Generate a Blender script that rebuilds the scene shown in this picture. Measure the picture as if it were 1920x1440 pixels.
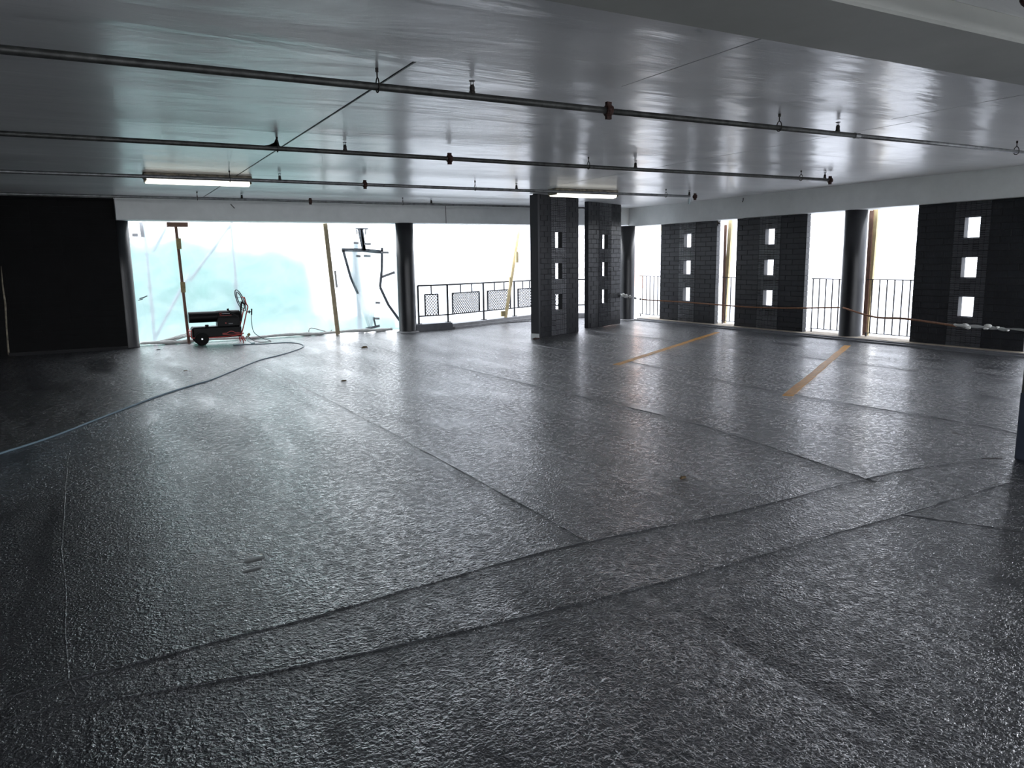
import bpy, bmesh, math, random
from mathutils import Matrix, Vector, noise as mnoise
random.seed(7)
for o in list(bpy.data.objects): bpy.data.objects.remove(o)
SC = bpy.context.scene
COL = SC.collection
PI = math.pi

# ------------------------------------------------------------------ camera
cam = bpy.data.cameras.new('camera'); cam.sensor_width = 36; cam.lens = 1405 / 1920 * 36
cam.clip_start = .05; cam.clip_end = 300
co = bpy.data.objects.new('camera', cam); COL.objects.link(co)
CR = Matrix(((0.8753069, 0.0909288, -0.4749419), (-0.4833379, 0.1342263, -0.8650825), (-0.0149112, 0.9867701, 0.1614386)))
co.matrix_world = Matrix.Translation((0, 0, 1.5)) @ CR.to_4x4()
SC.camera = co

# ------------------------------------------------------------------ overcast sky, exposure
w = bpy.data.worlds.new('overcast_sky'); SC.world = w; w.use_nodes = True
wn = w.node_tree.nodes; wn['Background'].inputs[0].default_value = (.92, .95, 1, 1); wn['Background'].inputs[1].default_value = 3.0
SC.view_settings.view_transform = 'Standard'; SC.view_settings.look = 'None'; SC.view_settings.gamma = 1
SC.view_settings.exposure = 1.4; SC.view_settings.use_curve_mapping = False

def portal(loc, rot, sx, sy):      # sampling portals in the openings: they give no light of their own
    l = bpy.data.lights.new('opening_portal', 'AREA'); l.shape = 'RECTANGLE'; l.size = sx; l.size_y = sy
    l.cycles.is_portal = True
    o = bpy.data.objects.new('opening_portal', l); o.location = loc; o.rotation_euler = rot; COL.objects.link(o)
portal((6.3, 19.2, 1.2), (-PI/2, 0, 0), 13, 3.6)
portal((13.6, 4.0, 1.2), (PI/2, 0, PI/2), 26, 3.6)
portal((3.3, -7.1, 1.1), (PI/2, 0, 0), 18, 3.2)

# ------------------------------------------------------------------ materials
def nt(name):
    m = bpy.data.materials.new(name); m.use_nodes = True
    t = m.node_tree; return m, t, t.nodes['Principled BSDF']
def N(t, ty, **kw):
    n = t.nodes.new(ty)
    for k, v in kw.items():
        if hasattr(n, k) and not isinstance(v, tuple): setattr(n, k, v)
        else: n.inputs[k].default_value = v
    return n
def inp(n, **kw):
    for k, v in kw.items(): n.inputs[k.replace('_', ' ')].default_value = v
    return n
def simple(name, c, rough=.6, metal=0, var=0, vscale=8, bump=0, bscale=60, spec=.5):
    m, t, b = nt(name)
    b.inputs['Base Color'].default_value = (*c, 1); b.inputs['Roughness'].default_value = rough
    b.inputs['Metallic'].default_value = metal; b.inputs['Specular IOR Level'].default_value = spec
    tc = t.nodes.new('ShaderNodeTexCoord')
    if var:
        n = t.nodes.new('ShaderNodeTexNoise'); inp(n, Scale=vscale, Detail=5., Roughness=.65); t.links.new(tc.outputs['Object'], n.inputs['Vector'])
        r = t.nodes.new('ShaderNodeValToRGB'); r.color_ramp.elements[0].position = .3; r.color_ramp.elements[1].position = .7
        r.color_ramp.elements[0].color = (*[x*(1-var) for x in c], 1); r.color_ramp.elements[1].color = (*[min(1, x*(1+var)) for x in c], 1)
        t.links.new(n.outputs['Fac'], r.inputs[0]); t.links.new(r.outputs[0], b.inputs['Base Color'])
    if bump:
        n = t.nodes.new('ShaderNodeTexNoise'); inp(n, Scale=bscale, Detail=4.); t.links.new(tc.outputs['Object'], n.inputs['Vector'])
        bp = t.nodes.new('ShaderNodeBump'); inp(bp, Strength=1., Distance=bump); t.links.new(n.outputs['Fac'], bp.inputs['Height']); t.links.new(bp.outputs[0], b.inputs['Normal'])
    return m

def make_floor_mat():
    m, t, b = nt('floor_epoxy'); L = t.links.new
    tc = t.nodes.new('ShaderNodeTexCoord'); g = t.nodes.new('ShaderNodeNewGeometry')
    P = g.outputs['Position']
    # broad roller patches, drawn out along the lanes
    mp = t.nodes.new('ShaderNodeMapping'); inp(mp, Scale=(1.9, .42, 1)); L(P, mp.inputs[0])
    n1 = inp(t.nodes.new('ShaderNodeTexNoise'), Scale=1., Detail=6., Roughness=.62, Distortion=.8); L(mp.outputs[0], n1.inputs['Vector'])
    n2 = inp(t.nodes.new('ShaderNodeTexNoise'), Scale=2.3, Detail=5., Roughness=.6); L(P, n2.inputs['Vector'])
    # fine orange peel grit
    n3 = inp(t.nodes.new('ShaderNodeTexNoise'), Scale=75., Detail=2., Roughness=.5, Distortion=.6); L(P, n3.inputs['Vector'])
    r3 = t.nodes.new('ShaderNodeValToRGB'); r3.color_ramp.elements[0].position = .45; r3.color_ramp.elements[1].position = .68; L(n3.outputs['Fac'], r3.inputs[0])
    n4 = inp(t.nodes.new('ShaderNodeTexNoise'), Scale=9., Detail=3.); L(P, n4.inputs['Vector'])
    mask = t.nodes.new('ShaderNodeMapRange'); inp(mask, **{'From_Min': .38, 'From_Max': .62, 'To_Min': .3, 'To_Max': 1.}); L(n1.outputs['Fac'], mask.inputs[0])
    # soft dip of the wheel groove running towards the camera at x = 2.07
    sx = t.nodes.new('ShaderNodeSeparateXYZ'); L(P, sx.inputs[0])
    def M(op, a, b=None):
        n = t.nodes.new('ShaderNodeMath'); n.operation = op
        for i, v in enumerate((a, b)):
            if v is None: continue
            if isinstance(v, (int, float)): n.inputs[i].default_value = v
            else: L(v, n.inputs[i])
        return n.outputs[0]
    dx = M('ABSOLUTE', M('SUBTRACT', sx.outputs[0], 2.07)); dip = M('MULTIPLY', M('MAXIMUM', M('SUBTRACT', 1., M('DIVIDE', dx, .09)), 0.), M('LESS_THAN', sx.outputs[1], 2.56))
    b1 = inp(t.nodes.new('ShaderNodeBump'), Strength=1., Distance=.008); L(M('MULTIPLY', dip, -1.), b1.inputs['Height'])
    b2 = inp(t.nodes.new('ShaderNodeBump'), Strength=1., Distance=.003); L(n4.outputs['Fac'], b2.inputs['Height']); L(b1.outputs[0], b2.inputs['Normal'])
    b3 = inp(t.nodes.new('ShaderNodeBump'), Strength=1., Distance=.0030); L(M('MULTIPLY', r3.outputs[0], mask.outputs[0]), b3.inputs['Height']); L(b2.outputs[0], b3.inputs['Normal'])
    # coarser stipple that catches the light in patches
    n5 = inp(t.nodes.new('ShaderNodeTexNoise'), Scale=46., Detail=2., Roughness=.6, Distortion=.4); L(P, n5.inputs['Vector'])
    r5 = t.nodes.new('ShaderNodeValToRGB'); r5.color_ramp.elements[0].position = .42; r5.color_ramp.elements[1].position = .7; L(n5.outputs['Fac'], r5.inputs[0])
    mp2 = t.nodes.new('ShaderNodeMapping'); inp(mp2, Scale=(1.5, .5, 1), Location=(7, 3, 0)); L(P, mp2.inputs[0])
    n6 = inp(t.nodes.new('ShaderNodeTexNoise'), Scale=1.3, Detail=6., Roughness=.65, Distortion=.6); L(mp2.outputs[0], n6.inputs['Vector'])
    mk2 = t.nodes.new('ShaderNodeMapRange'); inp(mk2, From_Min=.40, From_Max=.60, To_Min=.12, To_Max=1.); L(n6.outputs['Fac'], mk2.inputs[0])
    b4 = inp(t.nodes.new('ShaderNodeBump'), Strength=1., Distance=.0052); L(M('MULTIPLY', r5.outputs[0], mk2.outputs[0]), b4.inputs['Height']); L(b3.outputs[0], b4.inputs['Normal']); b3 = b4
    L(b3.outputs[0], b.inputs['Normal'])
    # the coat is thinner between the grains and along roller trails
    n7 = inp(t.nodes.new('ShaderNodeTexNoise'), Scale=19., Detail=6., Roughness=.82, Distortion=.3); L(P, n7.inputs['Vector'])
    k7 = t.nodes.new('ShaderNodeMapRange'); inp(k7, From_Min=.47, From_Max=.54, To_Min=.2, To_Max=1.); L(n7.outputs['Fac'], k7.inputs[0])
    k8 = t.nodes.new('ShaderNodeMapRange'); inp(k8, From_Min=.36, From_Max=.58, To_Min=.75, To_Max=1.); L(n6.outputs['Fac'], k8.inputs[0])
    L(M('MULTIPLY', k7.outputs[0], k8.outputs[0]), b.inputs['Coat Weight'])
    cr = t.nodes.new('ShaderNodeValToRGB'); cr.color_ramp.elements[0].position = .3; cr.color_ramp.elements[1].position = .72
    cr.color_ramp.elements[0].color = (.036, .038, .043, 1); cr.color_ramp.elements[1].color = (.062, .065, .072, 1); L(n2.outputs['Fac'], cr.inputs[0]); L(cr.outputs[0], b.inputs['Base Color'])
    rr = t.nodes.new('ShaderNodeMapRange'); inp(rr, **{'From_Min': .35, 'From_Max': .65, 'To_Min': .3, 'To_Max': .42}); L(n1.outputs['Fac'], rr.inputs[0]); L(rr.outputs[0], b.inputs['Roughness'])
    b.inputs['Specular IOR Level'].default_value = .3
    b.inputs['Coat Weight'].default_value = 1.; b.inputs['Coat Roughness'].default_value = .07; b.inputs['Coat IOR'].default_value = 2.3; L(b3.outputs[0], b.inputs['Coat Normal'])
    return m
def make_ceiling_mat():
    m, t, b = nt('gloss_white_paint'); L = t.links.new
    g = t.nodes.new('ShaderNodeNewGeometry'); P = g.outputs['Position']
    mp = inp(t.nodes.new('ShaderNodeMapping'), Scale=(.35, 1.6, 1)); L(P, mp.inputs[0])
    n1 = inp(t.nodes.new('ShaderNodeTexNoise'), Scale=1.1, Detail=5., Roughness=.55, Distortion=.5); L(mp.outputs[0], n1.inputs['Vector'])
    n2 = inp(t.nodes.new('ShaderNodeTexNoise'), Scale=.7, Detail=3.); L(P, n2.inputs['Vector'])
    cr = t.nodes.new('ShaderNodeValToRGB'); cr.color_ramp.elements[0].position = .3; cr.color_ramp.elements[1].position = .7
    cr.color_ramp.elements[0].color = (.76, .77, .79, 1); cr.color_ramp.elements[1].color = (.90, .91, .92, 1); L(n1.outputs['Fac'], cr.inputs[0]); L(cr.outputs[0], b.inputs['Base Color'])
    b1 = inp(t.nodes.new('ShaderNodeBump'), Strength=1., Distance=.022); L(n1.outputs['Fac'], b1.inputs['Height'])
    b2 = inp(t.nodes.new('ShaderNodeBump'), Strength=1., Distance=.03); L(n2.outputs['Fac'], b2.inputs['Height']); L(b1.outputs[0], b2.inputs['Normal'])
    L(b2.outputs[0], b.inputs['Normal']); b.inputs['Roughness'].default_value = .4; b.inputs['Coat Weight'].default_value = .6; b.inputs['Coat Roughness'].default_value = .22; b.inputs['Coat IOR'].default_value = 1.5; L(b2.outputs[0], b.inputs['Coat Normal'])
    return m
def make_brick_mat(name, ribs):
    m, t, b = nt(name); L = t.links.new
    g = t.nodes.new('ShaderNodeNewGeometry'); tc = t.nodes.new('ShaderNodeTexCoord'); P = tc.outputs['Object']
    n = inp(t.nodes.new('ShaderNodeTexNoise'), Scale=3., Detail=4.); L(g.outputs['Position'], n.inputs['Vector'])
    cr = t.nodes.new('ShaderNodeValToRGB'); cr.color_ramp.elements[0].position = .3; cr.color_ramp.elements[1].position = .7
    cr.color_ramp.elements[0].color = (.007, .0075, .010, 1); cr.color_ramp.elements[1].color = (.014, .015, .019, 1); L(n.outputs['Fac'], cr.inputs[0]); L(cr.outputs[0], b.inputs['Base Color'])
    b.inputs['Roughness'].default_value = .40 if ribs else .30; b.inputs['Specular IOR Level'].default_value = .25 if ribs else .6
    if not ribs: cr.color_ramp.elements[0].color = (.04, .042, .048, 1); cr.color_ramp.elements[1].color = (.075, .078, .088, 1)
    if ribs:
        wv = t.nodes.new('ShaderNodeTexWave'); wv.bands_direction = 'X'; inp(wv, Scale=22., Distortion=1.2, Detail=1.); L(P, wv.inputs['Vector'])
        bp = inp(t.nodes.new('ShaderNodeBump'), Strength=.5, Distance=.003); L(wv.outputs['Fac'], bp.inputs['Height']); L(bp.outputs[0], b.inputs['Normal'])
    return m
def make_sheet_mat(name, tint, clear=.35, blur=.3):
    m, t, b = nt(name); L = t.links.new; t.nodes.remove(b); out = t.nodes['Material Output']
    tr = inp(t.nodes.new('ShaderNodeBsdfTransparent'), Color=(1, 1, 1, 1))
    tl = inp(t.nodes.new('ShaderNodeBsdfTranslucent'), Color=(*tint, 1))
    rf = inp(t.nodes.new('ShaderNodeBsdfRefraction'), Color=(1, 1, 1, 1), Roughness=.45, IOR=1.12)
    gl = inp(t.nodes.new('ShaderNodeBsdfGlossy'), Color=(1, 1, 1, 1), Roughness=.2)
    g = t.nodes.new('ShaderNodeNewGeometry')
    n = inp(t.nodes.new('ShaderNodeTexNoise'), Scale=1.6, Detail=5., Roughness=.6, Distortion=1.5); L(g.outputs['Position'], n.inputs['Vector'])
    mr = inp(t.nodes.new('ShaderNodeMapRange'), From_Min=.35, From_Max=.65, To_Min=clear-.06, To_Max=clear+.06); L(n.outputs['Fac'], mr.inputs[0])
    m1 = t.nodes.new('ShaderNodeMixShader'); m1.inputs[0].default_value = blur/(1-clear); L(tl.outputs[0], m1.inputs[1]); L(rf.outputs[0], m1.inputs[2])
    m2 = t.nodes.new('ShaderNodeMixShader'); L(mr.outputs[0], m2.inputs[0]); L(m1.outputs[0], m2.inputs[1]); L(tr.outputs[0], m2.inputs[2])
    m3 = t.nodes.new('ShaderNodeMixShader'); m3.inputs[0].default_value = .04; L(m2.outputs[0], m3.inputs[1]); L(gl.outputs[0], m3.inputs[2])
    L(m3.outputs[0], out.inputs[0]); return m
def emis(name, c, s):
    m, t, b = nt(name); b.inputs['Base Color'].default_value = (.8, .8, .75, 1); b.inputs['Emission Color'].default_value = (*c, 1); b.inputs['Emission Strength'].default_value = s; return m
def make_brickwork_mat():
    m, t, b = nt('far_brickwork'); br = t.nodes.new('ShaderNodeTexBrick'); tc = t.nodes.new('ShaderNodeTexCoord')
    inp(br, Color1=(.55, .3, .2, 1), Color2=(.42, .22, .15, 1), Mortar=(.6, .55, .5, 1), Scale=4.)
    mp = t.nodes.new('ShaderNodeMapping'); mp.inputs['Rotation'].default_value = (0, PI/2, PI/2); t.links.new(tc.outputs['Object'], mp.inputs[0]); t.links.new(mp.outputs[0], br.inputs['Vector']); t.links.new(br.outputs[0], b.inputs['Base Color']); b.inputs['Roughness'].default_value = .9
    return m
MAT = dict(
    floor=make_floor_mat(), ceiling=make_ceiling_mat(), brick=make_brick_mat('black_ribbed_brick', True), header=make_brick_mat('black_header_brick', False),
    mortar=simple('black_mortar', (.012, .012, .014), .8, bump=.002), darkwall=simple('black_painted_wall', (.003, .003, .0035), .6, var=.4, vscale=3, spec=.12),
    beam=simple('grey_beam_paint', (.72, .74, .73), .55, var=.07, vscale=2.5, bump=.004, bscale=5), slabedge=simple('raw_concrete', (.32, .31, .29), .8, var=.2, bump=.003),
    beam2=simple('cream_beam_paint', (.40, .41, .385), .6, var=.06, vscale=2.0, bump=.004, bscale=3),
    column=simple('black_gloss_column', (.009, .0095, .012), .38, var=.15, bump=.002, bscale=9), curb=simple('grey_coated_curb', (.13, .135, .15), .4, var=.2, bump=.003, bscale=25),
    curbpale=simple('pale_curb', (.24, .24, .25), .5, var=.2, bump=.003, bscale=25), ledge=simple('bare_ledge', (.42, .36, .29), .8, var=.35, vscale=4, bump=.003),
    pipe=simple('aged_steel_pipe', (.06, .062, .06), .5, .5, var=.5, vscale=14), galv=simple('galvanised_pipe', (.17, .175, .18), .45, .6, var=.4, vscale=12),
    rust=simple('rusty_iron', (.04, .016, .012), .85, var=.5, vscale=30, bump=.004, bscale=50), rod=simple('dark_hanger_steel', (.03, .026, .024), .6, .4),
    housing=simple('stained_lamp_housing', (.23, .2, .15), .7, var=.75, vscale=9), lens=emis('lit_diffuser', (1, .96, .84), .75), tube=emis('lamp_tube', (1, 1, .97), 5.),
    yellow=simple('yellow_line_paint', (.66, .30, .02), .5, var=.25, vscale=12, bump=.001), rail=simple('black_railing_paint', (.03, .03, .035), .5),
    wood=simple('rough_lumber', (.42, .34, .22), .75, var=.25, vscale=6), woodp=simple('pale_lumber', (.62, .5, .28), .7, var=.2, vscale=6), woodr=simple('brown_stud', (.2, .11, .08), .7, var=.3, vscale=8),
    block=simple('nailed_block', (.38, .3, .15), .7, var=.3, vscale=12), sheet=make_sheet_mat('clear_poly_sheet', (.22, .27, .29), .18, .25), sheetw=make_sheet_mat('milky_poly_sheet', (.50, .52, .57), .05, .10),
    roll=simple('gathered_poly', (.62, .63, .62), .45, var=.15, vscale=10), tape=simple('grey_duct_tape', (.16, .18, .21), .5, var=.35, vscale=20), tapep=simple('pale_tape', (.45, .46, .5), .5),
    black=simple('heater_black', (.002, .002, .0025), .45, spec=.15), red=simple('heater_red', (.5, .05, .04), .45), rubber=simple('tyre_rubber', (.004, .004, .004), .7, spec=.2), chrome=simple('hub_metal', (.6, .6, .6), .3, .9),
    white=simple('white_decal', (.7, .7, .72), .5), wire=simple('grey_wire', (.08, .085, .09), .4, .6), cord=simple('blue_grey_cord', (.16, .23, .28), .5), hose=simple('dark_hose', (.09, .09, .1), .5),
    rope=simple('rust_brown_rope', (.28, .13, .07), .8, var=.3, vscale=30, bump=.002), wrope=simple('white_rope', (.62, .62, .6), .8, bump=.002), cyan=simple('pale_blue_plastic', (.35, .5, .52), .4),
    grass=simple('lawn', (.055, .14, .115), .9, var=.3, vscale=.5), hedge=simple('pale_green_hedge', (.05, .155, .125), .9, var=.25, vscale=1.2), ground=simple('outside_paving', (.5, .5, .5), .9, var=.1),
    scaf=simple('scaffold_tube', (.16, .16, .2), .5, .4), brickwork=make_brickwork_mat(), debris=simple('brown_litter', (.12, .08, .04), .8), seam=simple('seam_bead', (.10, .104, .112), .3, bump=.002, bscale=60),
    skirt=simple('blue_grey_coat', (.05, .06, .085), .4, var=.2), pillar=simple('weathered_pillar', (.05, .05, .045), .7, var=.3, vscale=5, bump=.003), stain=simple('dark_wet_patch', (.03, .022, .018), .35),
    daylit_end=simple('daylit_end_paint', (.11, .112, .115), .7, var=.15, bump=.002), scuff=simple('smooth_scuff', (.022, .023, .027), .35),
    bag=simple('clear_bag', (.5, .6, .62), .3),
)

# ------------------------------------------------------------------ mesh helpers
def tag(o, label=None, cat=None, group=None, kind=None):
    for k, v in (('label', label), ('category', cat), ('group', group), ('kind', kind)):
        if v: o[k] = v
    return o
def empty(name, loc=(0, 0, 0), rz=0, **kw):
    o = bpy.data.objects.new(name, None); o.location = loc; o.rotation_euler = (0, 0, rz); o.empty_display_size = .1
    COL.objects.link(o); return tag(o, **kw)
def build(name, bm, mat, parent=None, smooth=False, **kw):
    me = bpy.data.meshes.new(name); bmesh.ops.recalc_face_normals(bm, faces=bm.faces); bm.to_mesh(me); bm.free()
    me.materials.append(MAT[mat] if isinstance(mat, str) else mat)
    if smooth:
        for p in me.polygons: p.use_smooth = True
    o = bpy.data.objects.new(name, me); COL.objects.link(o)
    if parent: o.parent = parent
    return tag(o, **kw)
def inst(src, name, parent=None, loc=(0, 0, 0), rot=(0, 0, 0), **kw):
    o = bpy.data.objects.new(name, src if isinstance(src, bpy.types.Mesh) else src.data); o.location = loc; o.rotation_euler = rot; COL.objects.link(o)
    if parent: o.parent = parent
    return tag(o, **kw)
def box(bm, x0, x1, y0, y1, z0, z1, mx=None):
    vs = [bm.verts.new((x, y, z)) for x in (x0, x1) for y in (y0, y1) for z in (z0, z1)]
    if mx is not None:
        for v in vs: v.co = mx @ v.co
    for f in ((0, 1, 3, 2), (4, 6, 7, 5), (0, 4, 5, 1), (2, 3, 7, 6), (0, 2, 6, 4), (1, 5, 7, 3)): bm.faces.new([vs[i] for i in f])
    return vs
def B(*a, bevel=0, **k):
    bm = bmesh.new(); box(bm, *a, **k)
    if bevel: bmesh.ops.bevel(bm, geom=bm.edges[:], offset=bevel, segments=1, affect='EDGES')
    return bm
def bar(bm, p, q, w, h=None, up=(0, 0, 1)):          # rectangular bar between two points
    p, q = Vector(p), Vector(q); d = (q-p); L = d.length; d.normalize(); u = Vector(up)
    s = d.cross(u)
    if s.length < 1e-4: s = d.cross(Vector((0, 1, 0)))
    s.normalize(); u = s.cross(d); h = h or w
    mx = Matrix(((d.x, s.x, u.x, p.x), (d.y, s.y, u.y, p.y), (d.z, s.z, u.z, p.z), (0, 0, 0, 1)))
    return box(bm, 0, L, -w/2, w/2, -h/2, h/2, mx)
def tube(bm, pts, r, seg=10, cap=True, closed=False):
    pts = [Vector(p) for p in pts]; n = len(pts); rings = []
    ref = None
    for i, p in enumerate(pts):
        a = pts[(i-1) % n] if (i or closed) else p; b = pts[(i+1) % n] if (i < n-1 or closed) else p
        d = (b-a).normalized()
        if ref is None: ref = Vector((0, 0, 1)) if abs(d.z) < .9 else Vector((1, 0, 0))
        s = d.cross(ref).normalized(); u = s.cross(d).normalized(); ref = u
        rr = r[i] if isinstance(r, (list, tuple)) else r
        rings.append([bm.verts.new(p + (s*math.cos(2*PI*k/seg) + u*math.sin(2*PI*k/seg))*rr) for k in range(seg)])
    for i in range(n if closed else n-1):
        A, Bq = rings[i], rings[(i+1) % n]
        for k in range(seg): bm.faces.new((A[k], A[(k+1) % seg], Bq[(k+1) % seg], Bq[k]))
    if cap and not closed:
        bm.faces.new(rings[0][::-1]); bm.faces.new(rings[-1])
def T(pts, r, **k):
    bm = bmesh.new(); tube(bm, pts, r, **k); return bm
def lathe(bm, prof, seg=24, mx=None):                # prof: (radius, z) pairs
    rings = []
    for r, z in prof:
        ring = [bm.verts.new((r*math.cos(2*PI*k/seg), r*math.sin(2*PI*k/seg), z)) for k in range(seg)]
        rings.append(ring)
    for a, b in zip(rings, rings[1:]):
        for k in range(seg): bm.faces.new((a[k], a[(k+1) % seg], b[(k+1) % seg], b[k]))
    bm.faces.new(rings[0][::-1]); bm.faces.new(rings[-1])
    if mx is not None:
        for ring in rings:
            for v in ring: v.co = mx @ v.co
def prism(bm, poly, z0, z1):
    a = [bm.verts.new((x, y, z0)) for x, y in poly]; b = [bm.verts.new((x, y, z1)) for x, y in poly]; n = len(poly)
    for i in range(n): bm.faces.new((a[i], a[(i+1) % n], b[(i+1) % n], b[i]))
    bm.faces.new(a[::-1]); bm.faces.new(b)
def spline(pts, n=8):
    P = [Vector(p) for p in pts]; out = []
    for i in range(len(P)-1):
        a, b, c, d = P[max(i-1, 0)], P[i], P[i+1], P[min(i+2, len(P)-1)]
        for k in range(n):
            t = k/n; out.append(.5*((2*b)+(c-a)*t+(2*a-5*b+4*c-d)*t*t+(3*b-a-3*c+d)*t**3))
    out.append(P[-1]); return out

# ------------------------------------------------------------------ the setting
fl = build('floor', B(-6, 12.05, -7.0, 16.25, -.2, 0), 'floor', kind='structure', label='wet-looking dark grey textured epoxy deck coating')
bm = bmesh.new(); prism(bm, [(6.1, 16.25), (12.05, 16.25), (12.05, 16.6), (11.8, 16.75), (10.2, 17.35), (7.0, 15.95), (6.1, 15.85)], -.2, -.001)
build('bay_slab', bm, 'floor', fl)
def seam(pts, wd=.015, ht=.0038, name='seam'):
    bm = bmesh.new(); P = spline([(x, y, 0) for x, y in pts], 10)
    rings = []
    for i, p in enumerate(P):
        d = (P[min(i+1, len(P)-1)]-P[max(i-1, 0)]).normalized(); s = Vector((-d.y, d.x, 0)); j = random.uniform(-.004, .004)+.012*mnoise.noise(p*1.7)
        rings.append([bm.verts.new(p+s*(q+j)+Vector((0, 0, h*random.uniform(.3, 1.2) if h > 0 else h))) for q, h in ((-wd/2, -.001), (-wd/5, ht), (wd/5, ht), (wd/2, -.001))])
    for a, b in zip(rings, rings[1:]):
        for k in range(3): bm.faces.new((a[k], a[k+1], b[k+1], b[k]))
    build(name, bm, 'floor', fl, smooth=True)
seam([(-1.4, 3.05), (-.18, 2.84), (.62, 2.69), (2.05, 2.59), (2.94, 2.58), (4.02, 2.6), (5.2, 2.62)])
seam([(-.6, 3.02), (.63, 3.07), (1.36, 3.14), (2.13, 3.19), (3.32, 3.14), (4.8, 3.17), (5.41, 3.07)])
seam([(4.38, 13.5), (4.4, 11.67), (4.59, 7.82), (4.72, 5.19), (4.59, 3.91), (4.48, 3.1)], .014)
seam([(6.9, 12.2), (6.85, 8.68), (6.66, 5.88), (6.76, 3.89), (6.7, 3.32)], .014)
seam([(2.1, 14.2), (2.11, 11.36), (2.2, 6.84), (2.21, 4.0), (2.2, 3.22)], .012)
seam([(-.2, 2.9), (-.23, 3.29), (-.3, 5.2), (-.32, 7.21)], .012, .0016)
seam([(4.02, 2.6), (4.26, 2.19), (4.5, 1.8)], .012)
seam([(9.3, 13.3), (9.35, 9.0), (9.3, 5.2)], .012)

# ceiling of cast slabs with open joints
cl = empty('ceiling', (0, 0, 2.76), kind='structure', label='glossy white painted concrete slab ceiling')
def slab(x0, x1, y0, y1, dz=0):
    build('slab', B(x0, x1, y0, y1, dz, .28, bevel=.004), 'ceiling', cl)
for x0, x1 in ((-6, 1.895), (1.913, 6.975), (6.983, 12.3)): slab(x0, x1, 4.655, 15.62)
for x0, x1 in ((-6, 3.495), (3.5, 6.6), (6.605, 12.3)): slab(x0, x1, 2.3, 4.65, -.012)
slab(-6, 12.3, -7.0, 2.34, -.055)
for x0, x1, y0, y1 in ((1.89, 1.918, 4.66, 15.6), (6.974, 6.984, 4.66, 15.6), (3.494, 3.501, 2.9, 4.65), (6.599, 6.606, 2.9, 4.65)):
    build('joint_filler', B(x0, x1, y0, y1, .006, .2), 'mortar', cl)

# beams
build('trim_back_beam', B(.435, 12.2, 15.42, 15.9, 2.345, 2.8, bevel=.008), 'beam', kind='structure', label='grey painted concrete beam over the plastic-covered opening behind the heater')
jb = build('beam_joint', B(6.868, 6.876, 15.412, 15.43, 2.345, 2.76), 'mortar', bpy.data.objects['trim_back_beam'])
build('trim_right_beam', B(11.88, 12.3, -7.0, 15.42, 2.315, 2.82, bevel=.008), 'beam', kind='structure', label='grey painted concrete beam above the row of black brick piers')
build('trim_near_beam', B(-6, 12, 2.34, 2.91, 2.59, 2.95, bevel=.012), 'beam2', kind='structure', label='cream grey beam crossing the ceiling close overhead')
build('trim_shield_beam', B(-6, 12.3, -7.0, -6.7, 2.25, 2.7), 'beam', kind='structure', label='added unseen beam behind the viewer, shielding the rear sky light')  # added out of view to cut sky light coming from behind
# back wall of black blocks beside the opening
bw = build('wall_back', B(-6, .43, 15.6, 15.85, 0, 2.74), 'darkwall', kind='structure', label='black painted masonry wall beside the plastic-covered opening')
bm = bmesh.new()
for k in range(1, 27):
    for j in range(6):
        x0 = -2.2+j*.44; box(bm, x0+.01+random.uniform(0, .02), x0+.43, 15.594-random.uniform(0, .002), 15.602, k*.1025+.004, k*.1025+.0985)
build('block_courses', bm, 'darkwall', bw, kind='stuff')
build('baseboard_back', B(-1.42, .425, 15.56, 15.6, 0, .06), 'mortar', kind='structure', label='black base strip along the foot of the black wall')
build('ceiling_edge_strip', B(-6, .43, 15.52, 15.62, 2.73, 2.758), 'beam', kind='structure', label='pale strip between the black wall and the ceiling')
st = build('sealant_streak', T([(-1.38, 15.59, 1.55), (-1.39, 15.588, 1.2), (-1.385, 15.588, .9), (-1.41, 15.586, .5), (-1.426, 15.585, .02)], [.006, .012, .017, .014, .016], seg=6), 'housing', bw, label='pale drip streak')
build('wall_left', B(-6.2, -6, -7.0, 15.85, 0, 2.8), 'darkwall', kind='structure', label='dark wall closing the far side of the parking deck')
# solid stretch of the side wall outside the view
build('wall_right', B(12.0, 12.2, 3.65, 5.45, 0, 2.32), 'darkwall', kind='structure', label='black wall stretch past the brick piers')
build('wall_right', B(12.0, 12.2, -7.0, -1.0, 0, 2.32), 'darkwall', kind='structure', label='black wall stretch behind the viewer')

# kerb under the piers
cb = empty('trim_kerb', (0, 0, 0), kind='structure', label='low coated kerb under the brick piers')
bm = bmesh.new(); box(bm, 11.72, 11.98, -8, 14.95, -.01, .028); box(bm, 11.80, 12.35, -8, 14.95, -.01, .05)
build('kerb', bm, 'curb', cb)
build('ledge', B(11.86, 12.36, -8, 14.95, .045, .058, bevel=.003), 'ledge', cb)
# angled parapet kerb in the bay
import math as _m
A0 = Vector((6.98, 15.70, 0)); DR = Vector((math.cos(math.radians(24.75)), math.sin(math.radians(24.75)), 0)); NR = Vector((-DR.y, DR.x, 0))
def RP(s, off=0, z=0): v = A0+DR*s+NR*off; return (v.x, v.y, z)
kb = empty('trim_bay_kerb', (6.1, 15.6, 0), kind='structure', label='raised kerb under the black railing of the bay')
def kpoly(*p): return [(q[0]-6.1, q[1]-15.6) for q in p]
bm = bmesh.new(); prism(bm, kpoly((6.12, 15.47), (7.02, 15.55), RP(0, .12), (6.12, 15.80)), 0, .155); build('kerb', bm, 'curb', kb, label='darker coated kerb end')
bm = bmesh.new(); prism(bm, kpoly(RP(.02, -.13), RP(3.55, -.13), RP(3.62, .14), RP(.02, .14)), 0, .115); prism(bm, kpoly(RP(.02, -.19), RP(3.55, -.19), RP(3.55, -.13), RP(.02, -.13)), 0, .045); build('kerb', bm, 'curbpale', kb)
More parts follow.
